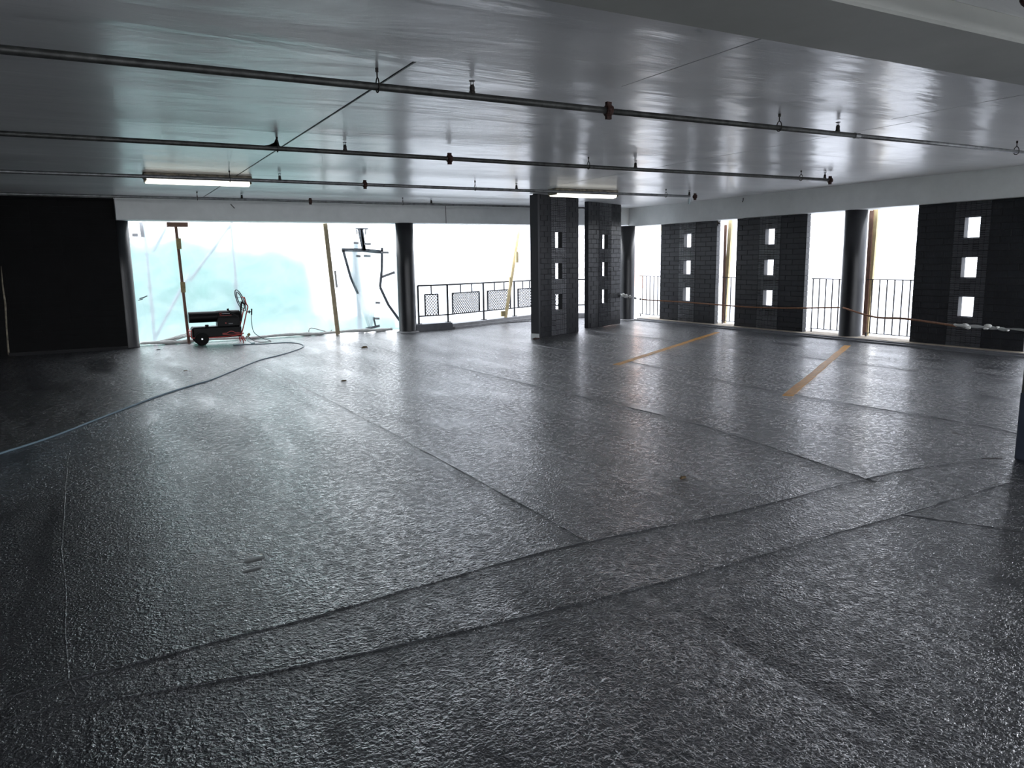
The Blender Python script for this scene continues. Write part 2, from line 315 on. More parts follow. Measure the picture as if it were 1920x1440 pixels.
E3 = Vector(RP(3.55)); F3 = Vector((11.85, 16.45, 0))
d3 = (F3-E3).normalized(); n3 = Vector((-d3.y, d3.x, 0))
bm = bmesh.new(); prism(bm, kpoly(E3-n3*.13, F3-n3*.13, F3+n3*.14, E3+n3*.14), 0, .115); build('kerb', bm, 'curbpale', kb)

# round columns
def column(x, y, z1, r, lab, base=True):
    e = empty('column', (x, y, 0), label=lab, cat='column', group='round black concrete columns')
    bm = bmesh.new(); lathe(bm, [(r*1.03, 0), (r*1.03, .02), (r, .035), (r*1.004, z1*.33), (r, z1*.6), (r, z1)], 40); build('shaft', bm, 'column', e, smooth=True)
    if base:
        bm = bmesh.new(); lathe(bm, [(r*1.28, 0), (r*1.3, .008), (r*1.22, .022), (r*1.0, .026)], 32); build('base_ring', bm, 'curbpale', e)
column(5.94, 15.54, 2.347, .19, 'round black column between the plastic-covered opening and the mesh railing')
column(.455, 15.86, 2.35, .186, 'round black column half hidden at the edge of the black wall', False)
column(11.68, 15.2, 2.32, .185, 'round black column in the far corner, behind the white knot of the rope')
column(12.07, 9.05, 2.317, .19, 'round black column between two brick piers, with the brown rope crossing it')

# ------------------------------------------------------------------ pierced brick piers
CH = .1025
_mesh = {}
def flank_mesh(w):
    k = ('f', round(w, 4))
    if k not in _mesh:
        bm = B(-w/2+.003, w/2-.003, -.05, .05, .003, CH-.003, bevel=.0025); me = bpy.data.meshes.new('brick'); bm.to_mesh(me); bm.free(); me.materials.append(MAT['brick']); _mesh[k] = me
    return _mesh[k]
def header_mesh(w):                     # header with three horizontal ribs on both faces
    k = ('h', round(w, 4))
    if k not in _mesh:
        bm = bmesh.new(); zz = []; n = 3; a, b = .004, CH-.004; st = (b-a)/n; prof = []
        for i in range(n):
            z = a+i*st; prof += [(-.046, z), (-.057, z+st*.25), (-.057, z+st*.62), (-.046, z+st*.8)]
        prof.append((-.046, b)); full = prof+[(-y, z) for y, z in reversed(prof)]
        A = [bm.verts.new((-w/2+.004, y, z)) for y, z in full]; Bv = [bm.verts.new((w/2-.004, y, z)) for y, z in full]; m = len(full)
        for i in range(m): bm.faces.new((A[i], Bv[i], Bv[(i+1) % m], A[(i+1) % m]))
        bm.faces.new(A[::-1]); bm.faces.new(Bv); bmesh.ops.recalc_face_normals(bm, faces=bm.faces)
        me = bpy.data.meshes.new('ribbed_brick'); bm.to_mesh(me); bm.free(); me.materials.append(MAT['header']); _mesh[k] = me
    return _mesh[k]
def pier(x, y, rz, W, courses, z0, top, lab, ends=True):
    """local x runs along the pier, local y through it"""
    e = empty('brick_pier', (x, y, 0), rz, label=lab, cat='brick pier', group='pierced black brick piers')
    wins = [(5, 8), (11, 14), (17, 20)]; sw = .55; fw = (W-sw)/2; cols = [.0775, .0775, .08, .08, .08, .0775, .0775]; ww = .24
    bm = bmesh.new(); i = .006
    box(bm, -W/2+i, -ww/2, -.05+i, .05-i, z0-.01, top); box(bm, ww/2, W/2-i, -.05+i, .05-i, z0-.01, top)
    zs = [z0-.01]+[z0+c*CH for wn_ in wins for c in wn_]+[top]
    for a, b in zip(zs[::2], zs[1::2]): box(bm, -ww/2, ww/2, -.05+i, .05-i, a+.0, b)
    build('mortar', bm, 'mortar', e)
    for r in range(courses):
        z = z0+r*CH
        sc = min(1, (top-z)/CH)
        if sc < .25: break
        if r % 2: ws = [fw/2, fw/2]
        else: ws = [fw/4, fw/2, fw/4]
        for side in (-1, 1):
            c = -W/2 if side < 0 else sw/2
            for w_ in ws:
                o = inst(flank_mesh(w_), 'brick', e, (c+w_/2, random.uniform(-.002, .002), z)); o.scale.z = sc; c += w_
        c = -sw/2; inwin = any(a <= r < b for a, b in wins)
        for q, w_ in enumerate(cols):
            if not (inwin and 2 <= q <= 4):
                o = inst(header_mesh(w_), 'ribbed_brick', e, (c+w_/2, random.uniform(-.003, .003), z), (0, 0, random.choice((0, PI)))); o.scale.z = sc
            c += w_
    if ends:                                  # brick ends and window reveals coloured paler to imitate outside daylight
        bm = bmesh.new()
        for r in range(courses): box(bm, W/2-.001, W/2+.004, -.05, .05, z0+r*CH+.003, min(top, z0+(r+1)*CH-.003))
        build('end_face', bm, 'daylit_end', e, label='brick ends coloured paler to imitate daylight', kind='stuff')
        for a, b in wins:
            build('window_reveal', B(-ww/2-.002, -ww/2+.003, -.052, .052, z0+a*CH, z0+b*CH), 'daylit_end', e, label='reveal coloured paler to imitate daylight')
    return e
pier(12.05, 13.385, -PI/2, 1.87, 23, .055-.035, 2.318, 'brick pier between the far corner column and the narrow gap with a timber post')
pier(12.05, 10.96, -PI/2, 1.80, 23, .02, 2.318, 'middle one of the three brick piers that stand on the kerb')
pier(12.05, 6.94, -PI/2, 1.80, 23, .02, 2.318, 'widest-looking brick pier, past the round column, with knotted white rope across it')
ang = math.atan2(13.177-12.561, 8.861-7.495)
c1 = Vector((7.495+8.861, 12.561+13.177))/2; nn = Vector((-math.sin(ang), math.cos(ang)))
pier(c1.x+nn.x*.05, c1.y+nn.y*.05, ang, 1.50, 27, .012, 2.758, 'free-standing angled brick pier nearer the camera with a steel channel on its edge', False)
c2 = Vector((9.503+10.86, 13.792+14.338))/2
pier(c2.x+nn.x*.05, c2.y+nn.y*.05, ang, 1.47, 27, .012, 2.758, 'free-standing angled brick pier farther away with the red pipe cap in front of its top', False)
# steel channel on the near pier's edge
e0 = Vector((7.495, 12.561)); u = Vector((math.cos(ang), math.sin(ang)))
ch = empty('steel_channel', (e0.x-u.x*.012, e0.y-u.y*.012, 0), ang, label='black steel channel capping the outer edge of the nearer angled pier', cat='channel')
bm = bmesh.new(); box(bm, -.022, -.012, -.03, .13, .1, 2.74); box(bm, -.022, .03, -.042, -.03, .1, 2.74); box(bm, -.022, .03, .13, .142, .1, 2.74)
build('web', bm, 'rail', ch)
build('foot', B(-.03, -.012, -.045, .145, 0.0, .1), 'beam', ch, label='grey painted foot')
bm = bmesh.new()
for k in range(9): bmesh.ops.create_icosphere(bm, subdivisions=1, radius=random.uniform(.015, .035), matrix=Matrix.Translation((random.uniform(-.16, .06), random.uniform(-.05, .04), .012)) @ Matrix.Diagonal((1.6, 1, .5, 1)))
build('rust_crumbs', bm, 'rust', ch, label='rusted flakes at the foot')

# ------------------------------------------------------------------ near pillar at the frame edge
pl = empty('square_pillar', (6.15, 2.66, 0), label='dark square pillar cut by the picture edge, next to the camera', cat='pillar')
build('shaft', B(-.3, .3, -.27, .27, .11, 2.59, bevel=.006), 'pillar', pl)
build('base_coat', B(-.304, .304, -.274, .274, 0, .5, bevel=.006), 'skirt', pl, label='blue-grey coated lower part')

# ------------------------------------------------------------------ sprinkler pipes
def rough_disc(bm, x, r=.045, w=.028, seg=14, rnd=None):
    prof = [(.02, -w), (r*.8, -w*.9), (r, -w*.4), (r, w*.4), (r*.8, w*.9), (.02, w)]
    mx = Matrix.Translation((x, 0, 0)) @ Matrix.Rotation(PI/2, 4, 'Y')
    lathe(bm, prof, seg, mx)
    for v in bm.verts: v.co += Vector((random.uniform(-1, 1), random.uniform(-1, 1), random.uniform(-1, 1)))*.003
    box(bm, x-w*.7, x+w*.7, -.014, .014, r*.7, r*1.35); box(bm, x-w*.7, x+w*.7, -.014, .014, -r*1.35, -r*.7)
def sprinkler(parent, x, r):
    bm = bmesh.new(); lathe(bm, [(.022, 0), (.022, .012), (.018, .022), (.018, .05), (.014, .056), (.014, .06), (.008, .062)], 12)
    s = build('sprinkler_head', bm, 'rod', parent); s.location = (x, 0, r*.8)
    bm = bmesh.new()
    for k in (-1, 1): bar(bm, (k*.012, 0, .056), (k*.012, 0, .086), .004)
    bar(bm, (0, 0, .06), (0, 0, .086), .003)
    build('frame_arms', bm, 'rod', s)
    bm = bmesh.new(); lathe(bm, [(.022, .085), (.022, .088), (.006, .092)], 12); build('deflector', bm, 'rod', s)
def hanger(parent, x, r, top=.12):
    bm = bmesh.new(); tube(bm, [(x, 0, r+.03), (x, 0, top)], .005, 6); tube(bm, [(x, 0, top-.025), (x, 0, top)], .011, 8)
    h = build('hanger_rod', bm, 'rod', parent)
    R_ = r+.007; L_ = [(x, R_*math.sin(a), (R_+.0)*(-math.cos(a)) if math.cos(a) > 0 else -math.cos(a)*(r+.036)) for a in [2*PI*k/20 for k in range(20)]]
    build('hanger_loop', T(L_, .0045, seg=6, closed=True), 'rod', h)
def pipe(y, z, x0, x1, r, mat, hang, spr, coup, cap, lab):
    e = empty('sprinkler_pipe', (0, y, z), label=lab, cat='pipe', group='sprinkler pipes under the ceiling')
    build('pipe', T([(x, 0, math.sin(x*.9)*.003) for x in [x0+(x1-x0)*i/24 for i in range(25)]], r, seg=14), mat, e, smooth=True)
    for x in coup:
        bm = bmesh.new(); rough_disc(bm, x, r*1.95, .03); build('grooved_coupling', bm, 'rust', e, label='rusty grooved coupling')
    if cap:
        bm = bmesh.new(); rough_disc(bm, cap, r*1.9, .03); build('end_cap', bm, 'rust', e, label='rusty end cap')
    for x in hang: hanger(e, x, r)
    for x in spr: sprinkler(e, x, r)
    return e
p1 = pipe(4.94, 2.64, -5.9, 3.6, .0245, 'pipe', (1.74, -2), (2.43, -1.4), (3.6,), None, 'sprinkler pipe nearest the camera but for the one at the corner, from wall to wall')
build('pipe', T([(3.6, 0, -.004), (5.8, 0, 0), (6.55, 0, .0)], .0225, seg=14), 'pipe', p1, smooth=True)
build('pipe', T([(6.5, 0, 0), (8, 0, .004), (11.9, 0, 0)], .02, seg=14), 'galv', p1, smooth=True, label='thinner galvanised end run')
build('clamp', T([(6.49, 0, 0), (6.56, 0, 0)], .027, seg=12), 'galv', p1)
for x in (5.47, 9.28): hanger(p1, x, .022)
sprinkler(p1, 6.25, .022)
p2 = pipe(7.93, 2.645, -5.9, 9.88, .0235, 'pipe', (1.72, 5.48, 9.28, -2), (2.41, 6.21, 9.8), (3.6,), 9.92, 'sprinkler pipe second from the camera, ending in a rusty cap')
p3 = pipe(10.95, 2.645, -5.9, 9.85, .0235, 'galv', (1.72, 5.4, 9.28), (2.38, 6.15, 9.84), (3.6,), 9.98, 'sprinkler pipe passing in front of both ceiling lamps')
p4 = pipe(14.15, 2.645, -5.9, 9.92, .0225, 'galv', (1.67, 5.4), (2.4, 6.0), (3.6,), 9.96, 'sprinkler pipe farthest back, just in front of the long beam')
p0 = pipe(1.94, 2.6, 2.5, 7, .0245, 'pipe', (), (), (3.66,), None, 'sprinkler pipe at the very corner of the picture with a rusty coupling')
bm = bmesh.new(); tube(bm, [(9.84, 0, -.03), (9.84, .0, -.06), (9.84, 0, -.09), (9.83, 0, -.14)], [.008, .02, .024, .016], seg=10)
build('hanging_bottle', bm, 'bag', p3, smooth=True, label='pale blue plastic wrapped over the end fitting')
# cobweb rag on the second pipe's hanger
bm = bmesh.new(); vs = [bm.verts.new(v) for v in ((1.56, .0, .02), (1.64, 0, .035), (1.69, 0, .06), (1.71, 0, .10), (1.73, 0, .09), (1.74, 0, .035), (1.76, 0, .022), (1.66, 0, .02))]; f = bm.faces.new(vs)
bmesh.ops.solidify(bm, geom=bm.faces[:], thickness=.006); build('cobweb', bm, 'housing', p2, label='grey cobweb at the hanger')

# ------------------------------------------------------------------ ceiling lamps
def lamp(x0, x1, y, lab):
    L = x1-x0; e = empty('ceiling_lamp', ((x0+x1)/2, y, 2.76), label=lab, cat='lamp', group='fluorescent ceiling lamps')
    bm = B(-L/2, L/2, -.13, .13, -.075, 0, bevel=.012); build('housing', bm, 'housing', e)
    bm = bmesh.new(); prof = [(-.115, -.07), (-.125, -.10), (-.09, -.128), (0, -.14), (.09, -.128), (.125, -.10), (.115, -.07)]
    A = [bm.verts.new((-L/2+.03, a, b)) for a, b in prof]; Bv = [bm.verts.new((L/2-.03, a, b)) for a, b in prof]
    for i in range(len(prof)): bm.faces.new((A[i], A[(i+1) % len(prof)], Bv[(i+1) % len(prof)], Bv[i]))
    bm.faces.new(A); bm.faces.new(Bv[::-1]); build('diffuser', bm, 'lens', e)
    for s in (-1, 1): build('end_clip', B(s*(L/2-.025)-.012, s*(L/2-.025)+.012, -.135, .135, -.11, -.06), 'housing', e)
    return e
lamp(.70, 2.11, 11.62, 'lit ceiling lamp with stained housing above the heater side of the deck')
lamp(7.22, 8.60, 11.6, 'lit ceiling lamp just in front of the nearer angled brick pier')

# ------------------------------------------------------------------ yellow bay lines
def yline(p, q, w, lab):
    p, q = Vector((*p, 0)), Vector((*q, 0)); d = (q-p).normalized(); s = Vector((-d.y, d.x, 0))*w/2; n = 14; bm = bmesh.new(); rows = []
    for i in range(n+1):
        c = p+(q-p)*i/n; j = random.uniform(-.006, .006); k = random.uniform(-.006, .006)
        rows.append([bm.verts.new(v) for v in (c-s*(1+j/w*2)+Vector((0, 0, -.001)), c-s*(1+j/w*2)+Vector((0, 0, .003)), c+s*(1+k/w*2)+Vector((0, 0, .003)), c+s*(1+k/w*2)+Vector((0, 0, -.001)))])
    for a, b in zip(rows, rows[1:]):
        for k in range(4): bm.faces.new((a[k], a[(k+1) % 4], b[(k+1) % 4], b[k]))
    bm.faces.new(rows[0][::-1]); bm.faces.new(rows[-1])
    build('bay_line', bm, 'yellow', label=lab, cat='bay line', group='yellow parking bay lines')
yline((6.54, 5.635), (11.12, 8.365), .105, 'yellow painted bay line that points at the round column crossed by the rope')
yline((6.5, 8.70), (11.12, 11.43), .10, 'yellow painted bay line farther back, pointing at the gap with the timber post')

# ------------------------------------------------------------------ railings on the kerb side
def side_rail(y0, y1, lab, X=12.2, step=.147):
    e = empty('bar_railing', (X, (y0+y1)/2, 0), label=lab, cat='railing', group='thin bar railings between the piers')
    h = (y1-y0)/2
    build('top_rail', B(-.012, .012, -h, h, 1.075, 1.09), 'rail', e); build('bottom_rail', B(-.012, .012, -h, h, .115, .128), 'rail', e)
    for q in (-1, 1): build('foot', B(-.01, .01, q*(h-.04)-.01, q*(h-.04)+.01, .055, .12), 'rail', e)
    n = int(2*h/step); mesh = None
    for i in range(n+1):
        yy = -h+.02+i*step
        if yy > h: break
        if mesh is None: mesh = build('bar', B(-.008, .008, -.008, .008, .12, 1.08), 'rail', e); mesh.location = (0, yy, 0)
        else: inst(mesh, 'bar', e, (0, yy, 0))
side_rail(14.33, 15.35, 'thin bar railing in the gap beside the corner column')
side_rail(11.87, 12.45, 'thin bar railing in the narrow gap crossed by the timber post')
side_rail(9.26, 10.05, 'thin bar railing in the gap just before the rope column')
side_rail(7.85, 8.85, 'thin bar railing in the gap with the leaning timber, past the rope column', step=.145)

# mesh railing of the bay
rl = empty('mesh_railing', (6.98, 15.70, 0), label='black framed railing with diamond mesh panels along the angled bay', cat='railing')
def loc(v): return Vector(v)-Vector((6.98, 15.70, 0))
def rp(s, z, off=0): return loc(RP(s, off, z))
W0 = Vector((6.235, 15.62, 0))
def sp(s, z):                                           # first straight stretch, s metres from its start
    v = W0+(A0-W0).normalized()*s; return loc((v.x, v.y, z))
def tp(s, z): v = E3+d3*s; return loc((v.x, v.y, z))
def member(name, a, b, w=.035, **k):
    bm = bmesh.new(); bar(bm, a, b, w); return build(name, bm, 'rail', rl, **k)
L0 = (A0-W0).length; L3 = (F3-E3).length
for f, L in ((sp, L0), (lambda s, z: rp(s, z), 3.55), (tp, L3)):
    member('top_rail', f(0, 1.0), f(L, 1.0)); member('bottom_rail', f(0, .325), f(L, .325), .028)
for f, s in ((sp, 0), (rp, 0), (rp, 1.31), (rp, 2.57), (tp, 0.0), (tp, 1.0)):
    member('post', f(s, .1), f(s, 1.0), .034)
    b_ = f(s, .125); bm = bmesh.new(); box(bm, b_.x-.06, b_.x+.06, b_.y-.04, b_.y+.04, .112, .128) if f is not sp and s else box(bm, b_.x-.06, b_.x+.06, b_.y-.04, b_.y+.04, .15, .165)
    build('foot_plate', bm, 'rail', rl)
def panel(f, a, b, z0=.34, z1=.80):
    for s in (a, b): member('panel_side', f(s, z0), f(s, z1), .028)
    member('panel_head', f(a, z1), f(b, z1), .028)
    k = (.5,) if b-a < .5 else (.3, .72)
    for q in k: member('stub', f(a+(b-a)*q, z1), f(a+(b-a)*q, 1.0), .022)
    bm = bmesh.new(); st = .072; H_ = z1-z0; W_ = b-a
    for sg in (1, -1):
        t = -H_ if sg > 0 else 0
        while t < (W_ if sg > 0 else W_+H_):
            # line x = t + sg*z  within the frame
            zs = [0, H_]; x0_, x1_ = t, t+sg*H_
            za, zb = 0., H_
            if sg > 0:
                if x0_ < 0: za = -x0_
                if x1_ > W_: zb = W_-t
            else:
                if x0_ > W_: za = x0_-W_
                if x1_ < 0: zb = t
            if zb-za > .01: bar(bm, f(a+t+sg*za, z0+za), f(a+t+sg*zb, z0+zb), .0115)
            t += st
    build('mesh_infill', bm, 'rail', rl, kind='stuff')
panel(sp, .17, .50)
panel(rp, .17, 1.15); panel(rp, 1.47, 2.40); panel(rp, 2.73, 3.45); panel(tp, .1, .95)

# ------------------------------------------------------------------ plastic sheeting
def sheet(name, line, z0, z1, mat, lab, amp=.02, seed=0, top=None, nz=34, dx=.09, flat=None, **kw):
    """cloth hung along a ground polyline with folds"""
    P = [Vector((*p, 0)) for p in line]; segs = []; tot = 0
    for a, b in zip(P, P[1:]): segs.append((tot, a, b, (b-a).length)); tot += (b-a).length
    n = max(2, int(tot/dx)); bm = bmesh.new(); rows = []
    for i in range(n+1):
        s = tot*i/n; sg = [g for g in segs if g[0] <= s+1e-9][-1]; t = (s-sg[0])/sg[3]; p = sg[1].lerp(sg[2], t); d = (sg[2]-sg[1]).normalized(); nn_ = Vector((-d.y, d.x, 0))
        row = []
        for j in range(nz+1):
            v = j/nz; zt = top(s) if top else z1; z = z0+(zt-z0)*v
            q = Vector((s*1.3+seed*9, z*.8, seed)); f = mnoise.noise(q)*1.6
            f += math.sin((s*.6+z*2.2)*2.1+3*mnoise.noise(q*1.7))*.28
            f += (1-abs(mnoise.noise(Vector((s*2.2-z*1.1, z*2.6+s*.5, seed+3.3))))*2)*.5
            row.append(bm.verts.new(p+nn_*(amp*f)+Vector((0, 0, z))))
        rows.append(row)
    for a, b in zip(rows, rows[1:]):
        for j in range(nz): bm.faces.new((a[j], b[j], b[j+1], a[j+1]))
    return build(name, bm, mat, smooth=True, label=lab, cat='plastic sheet', **kw)
sh1 = sheet('plastic_sheet', [(.40, 16.2), (6.2, 16.2)], .02, 2.55, 'sheet', 'clear plastic sheet closing the wide opening behind the black heater', .03, 1)
sh2 = sheet('plastic_sheet', [(6.0, 16.45), (7.0, 16.6), (10.1, 18.0), (12.4, 17.1), (12.68, 16.2)], .02, 2.75, 'sheetw', 'milky plastic sheet hung outside the mesh railing of the bay', .05, 2)
sh3 = sheet('plastic_sheet', [(12.9, 16.1), (12.9, 13.45)], -.1, 2.2, 'sheetw', 'milky plastic sheet ending low with a rolled top, outside the corner gap', .03, 3)
sh4 = sheet('plastic_sheet', [(12.75, 13.35), (12.75, 9.15)], -.1, 2.75, 'sheetw', 'milky creased plastic sheet outside the gaps on either side of the middle kerb pier', .05, 4)
sh5 = sheet('plastic_sheet', [(12.8, 9.05), (12.8, 2.0)], -.1, 2.75, 'sheetw', 'milky plastic sheet outside the gap past the rope column', .05, 5)
build('rolled_top', T(spline([(12.89, 16.0, 2.12), (12.87, 15.2, 2.1), (12.88, 14.6, 2.12), (12.87, 13.7, 2.1)], 6), .035, seg=10), 'roll', sh3, smooth=True)
# gathered foot of the clear sheet on the deck
bm = bmesh.new(); pts = []; rad = []
for i in range(70):
    x = .66+i*5.1/69; pts.append((x, 16.08+.03*math.sin(x*4)+random.uniform(-.012, .012), .03+.02*abs(math.sin(x*2.3)))); rad.append(.028+.018*abs(mnoise.noise(Vector((x*3, 0, 0))))*2)
tube(bm, pts, rad, 9)
for k in range(5):
    x = 1.0+k*.12; tube(bm, spline([(x-.35, 16.12, .03), (x, 16.05, .07+.015*k), (x+.3, 16.12, .14+.03*k)], 6), .012, 6)
tube(bm, spline([(3.9, 16.1, .03), (3.95, 16.08, .16), (4.3, 16.07, .06), (4.4, 16.06, .10)], 6), .012, 6)
build('gathered_hem', bm, 'roll', sh1, smooth=True)
# tape outline and patches on the clear sheet
def strip(pts, wd, mat='tape', y=16.13, name='tape_strip', par=None):
    wd *= 1.55
    bm = bmesh.new()
    for a, b in zip(pts, pts[1:]):
        bar(bm, (a[0], y, a[1]), (b[0], y, b[1]), wd, .006, up=(0, 1, 0))
    return build(name, bm, mat, par or sh1)
strip([(4.72, 1.80), (5.19, 1.79), (5.65, 1.745)], .05)
strip([(5.14, 2.25), (5.16, 2.1), (5.215, 1.79)], .06, 'tape'); strip([(5.19, 2.25), (5.2, 2.1), (5.23, 1.78)], .04)
strip([(5.05, 2.25), (5.33, 2.25)], .022); strip([(5.07, 2.23), (5.08, 2.13)], .015); strip([(5.28, 2.24), (5.26, 2.12)], .015)
strip([(4.75, 1.79), (4.83, 1.45), (4.89, 1.2), (5.03, .85)], .036)
strip([(5.63, 1.84), (5.6, 1.35), (5.545, .98), (5.72, .58), (5.97, .22)], .036)
strip([(5.59, 1.2), (5.9, 1.30)], .035, 'tapep')
for x0, x1, z in ((4.99, 5.10, 1.95), (5.22, 5.38, 1.93), (5.03, 5.13, 1.67), (5.2, 5.36, 1.67), (5.6, 5.78, 1.74), (5.42, 5.53, .64), (5.38, 5.5, .29)): strip([(x0, z), (x1, z-.01)], .03, 'tapep', 16.128)
strip([(5.36, .32), (5.4, .13)], .025); strip([(5.17, .07), (5.5, .12)], .035); strip([(4.55, 1.36), (4.57, 1.0)], .028, 'tapep')
strip([(.70, 2.10), (.80, 2.10)], .04, 'tapep'); strip([(.865, 2.34), (.88, 2.06)], .04, 'tapep')
strip([(.72, .90), (.80, .92), (.86, .95)], .014); strip([(.70, .87), (.78, .89)], .01)
# loose triangular flap hanging inside the tape outline
build('tube_behind', T([(5.32, 16.95, -.2), (5.32, 16.95, 2.0)], .07, seg=12), 'scaf', label='soft blue post seen through the taped outline').name = 'garden_post'
bpy.data.objects['garden_post']['category'] = 'post'
bm = bmesh.new(); R_ = 18; C_ = 10; g = []
for i in range(R_+1):
    t = i/R_; z = 1.77-1.68*t; xa = 4.78+(5.22-4.78)*t**1.25; xb = 5.6-(5.6-5.36)*t**.8
    if t > .6: xb = 5.6-.24*t**.8-(t-.6)*.12
    g.append([bm.verts.new((xa+(xb-xa)*j/C_, 16.10-.02*math.sin(j*1.1+t*5)-.015*mnoise.noise(Vector((j, t*6, 0))), z+.02*math.sin(j))) for j in range(C_+1)])
for a, b in zip(g, g[1:]):
    for j in range(C_): bm.faces.new((a[j], a[j+1], b[j+1], b[j]))
build('hanging_flap', bm, 'sheet', sh1, smooth=True)

# ------------------------------------------------------------------ timber props
def prop(name, p, q, w, d, mat, lab, group=None):
    v = Vector(q)-Vector(p); e = empty(name, p, label=lab, cat='timber prop', group=group)
    bm = bmesh.new(); bar(bm, (0, 0, 0), v, w, d, up=(0, 1, 0)); build('stud', bm, mat, e); return e
e = prop('timber_prop', (1.515, 15.95, 0), (1.455, 15.95, 2.27), .05, .075, 'woodr', 'slim brown T-shaped prop leaning behind the heater, with a crossboard on top')
build('crossboard', B(-.10-.115, -.10+.255, -.05, .05, 2.25, 2.335), 'woodr', e); 
for z, dx_ in ((1.93, -.03), (1.10, -.02)): build('cleat', B(dx_-.05, dx_+.035, -.065, -.035, z-.1, z+.1), 'block', e, label='yellowish nailed block')
e = prop('timber_prop', (4.49, 15.95, 0), (4.34, 15.95, 2.345), .085, .04, 'wood', 'tan leaning stud dividing the clear sheet, between the heater and the taped outline')
wp0, wp1 = Vector(RP(2.06, -.02, .12)), Vector(RP(2.70, -.06, 2.40)); wp0 = Vector(RP(2.08, -.08, .115)); wp1 = Vector(RP(2.71, -.08, 2.34))
e = prop('timber_prop', wp0, wp1, .07, .045, 'woodp', 'pale yellow stud leaning over the mesh railing')
build('cleat', B(.30, .36, -.06, .0, 1.35, 1.62, mx=None), 'woodp', e); build('cleat', B(.11, .16, -.06, .0, .75, 1.0), 'woodp', e); build('cleat', B(-.13, -.03, -.05, .02, .04, .17), 'block', e)
e = prop('timber_prop', (12.6, 12.76, -.06), (12.6, 12.64, 2.34), .05, .10, 'woodp', 'upright post seen in the narrow gap between two kerb piers')
build('shade_strip', B(-.045, -.026, -.03, .04, 0, 2.3), 'woodr', e, label='brown strip imitating the shaded side of the post')  # thin brown strip puts the post's shaded side into colour
e = prop('timber_prop', (12.55, 9.06, -.06), (12.55, 9.0, 2.40), .05, .10, 'woodp', 'upright yellowish post beside the rope column')
build('shade_strip', B(-.045, -.026, -.03, .05, 0, 2.38), 'woodr', e, label='brown strip imitating the shaded side of the post')  # same again: darker brown stands for shade on this post's side

# ------------------------------------------------------------------ black kerosene heater
ht = empty('space_heater', (1.98, 15.6, 0), label='black barrel space heater on wheels with red tube handle, before the clear sheet', cat='heater')
def h(v): return (v[0]-1.98, v[1]-15.6, v[2])
Ry = Matrix.Rotation(PI/2, 4, 'Y')
def cylx(bm, x0, x1, r, z, y=0, seg=32):
    lathe(bm, [(r, x0-1.98), (r, x1-1.98)], seg, Matrix.Translation((0, y, z)) @ Matrix.Rotation(PI/2, 4, 'Y'))
bm = bmesh.new(); lathe(bm, [(.085, -.47), (.102, -.47), (.105, -.46), (.105, 0.02), (.108, .02), (.108, .04), (.112, .045), (.112, .40), (.108, .46), (.09, .47)], 36, Matrix.Translation((0, 0, .527)) @ Ry)
build('barrel', bm, 'black', ht, smooth=False)
bm = bmesh.new(); box(bm, -.0+.03, .455, -.13, .13, .33, .50); box(bm, .03, .46, -.125, .125, .12, .36)
bmesh.ops.bevel(bm, geom=bm.edges[:], offset=.015, segments=2, affect='EDGES'); build('burner_box', bm, 'black', ht)
bm = B(-.44, .46, -.17, .17, .125, .345, bevel=.03); build('fuel_tank', bm, 'black', ht)
bm = bmesh.new(); lathe(bm, [(.03, .34), (.034, .35), (.034, .375), (.025, .38)], 16, Matrix.Translation((-.16, -.05, 0))); build('fuel_cap', bm, 'black', ht)
def wheel(y):
    mxw = Matrix.Translation((-.285, y, .125)) @ Matrix.Rotation(PI/2, 4, 'X')
    bm = bmesh.new(); lathe(bm, [(.085, -.03), (.11, -.03), (.125, -.018), (.125, .018), (.11, .03), (.085, .03)], 32, mxw); wo = build('wheel', bm, 'rubber', ht)
    bm = bmesh.new(); lathe(bm, [(.03, -.026), (.088, -.012), (.088, .012), (.03, .026)], 28, mxw); build('disc', bm, 'black', wo)
    bm = bmesh.new(); lathe(bm, [(.017, -.036), (.017, .036)], 14, mxw); build('hub', bm, 'chrome', wo)
wheel(-.23); wheel(.23)
build('axle', T([(-.285, -.24, .125), (-.285, .24, .125)], .01), 'red', ht)
for s in (-1, 1):
    y = s*.19
    bm = bmesh.new(); tube(bm, spline([(-.46, y, .30), (-.465, y, .17), (-.40, y, .145), (.1, y, .14), (.44, y, .17), (.48, y, .2)], 5), .011, 8); build('frame_tube', bm, 'red', ht, smooth=True)
    bm = bmesh.new(); tube(bm, spline([(.44, y, .16), (.50, y, .34), (.56, y, .56), (.60, y, .70), (.575, y, .76), (.55, y, .88)], 5), .012, 8); build('handle_tube', bm, 'red', ht, smooth=True)
    bm = bmesh.new(); tube(bm, [(.44, y, .19), (.475, y, 0.0)], .011, 8); tube(bm, [(.47, y, .14), (.51, y, .03)], .009, 8); build('leg', bm, 'red', ht)
build('handle_grip', T([(.55, -.19, .88), (.55, .19, .88)], .012), 'red', ht)
build('front_bar', T([(-.465, -.19, .27), (-.465, .19, .27)], .011), 'red', ht)
for k in (-1, 1):
    for r_, o in ((.075, 0), (.045, .0)):
        # upright oval wire loops of the cord rack, tipped back
        L_ = [((-.0+r_*math.cos(a))*.9+.50-.30*(.78+.19*math.sin(a)*(1 if r_ > .05 else .85)-.78)*1.1, k*.03+o, .82+.21*math.sin(a)*(1 if r_ > .05 else .8)) for a in [2*PI*q/28 for q in range(28)]]
        build('wire_loop', T(L_, .006, seg=6, closed=True), 'wire', ht, smooth=True)
bm = bmesh.new()
for z in (.72, .80, .88, .95): bar(bm, (.50-.33*(z-.82)-.06, 0, z), (.50-.33*(z-.82)+.06, 0, z), .006)
for z in (.66, .98): bar(bm, (.5-.33*(z-.82), -.03, z), (.5-.33*(z-.82), .03, z), .008)
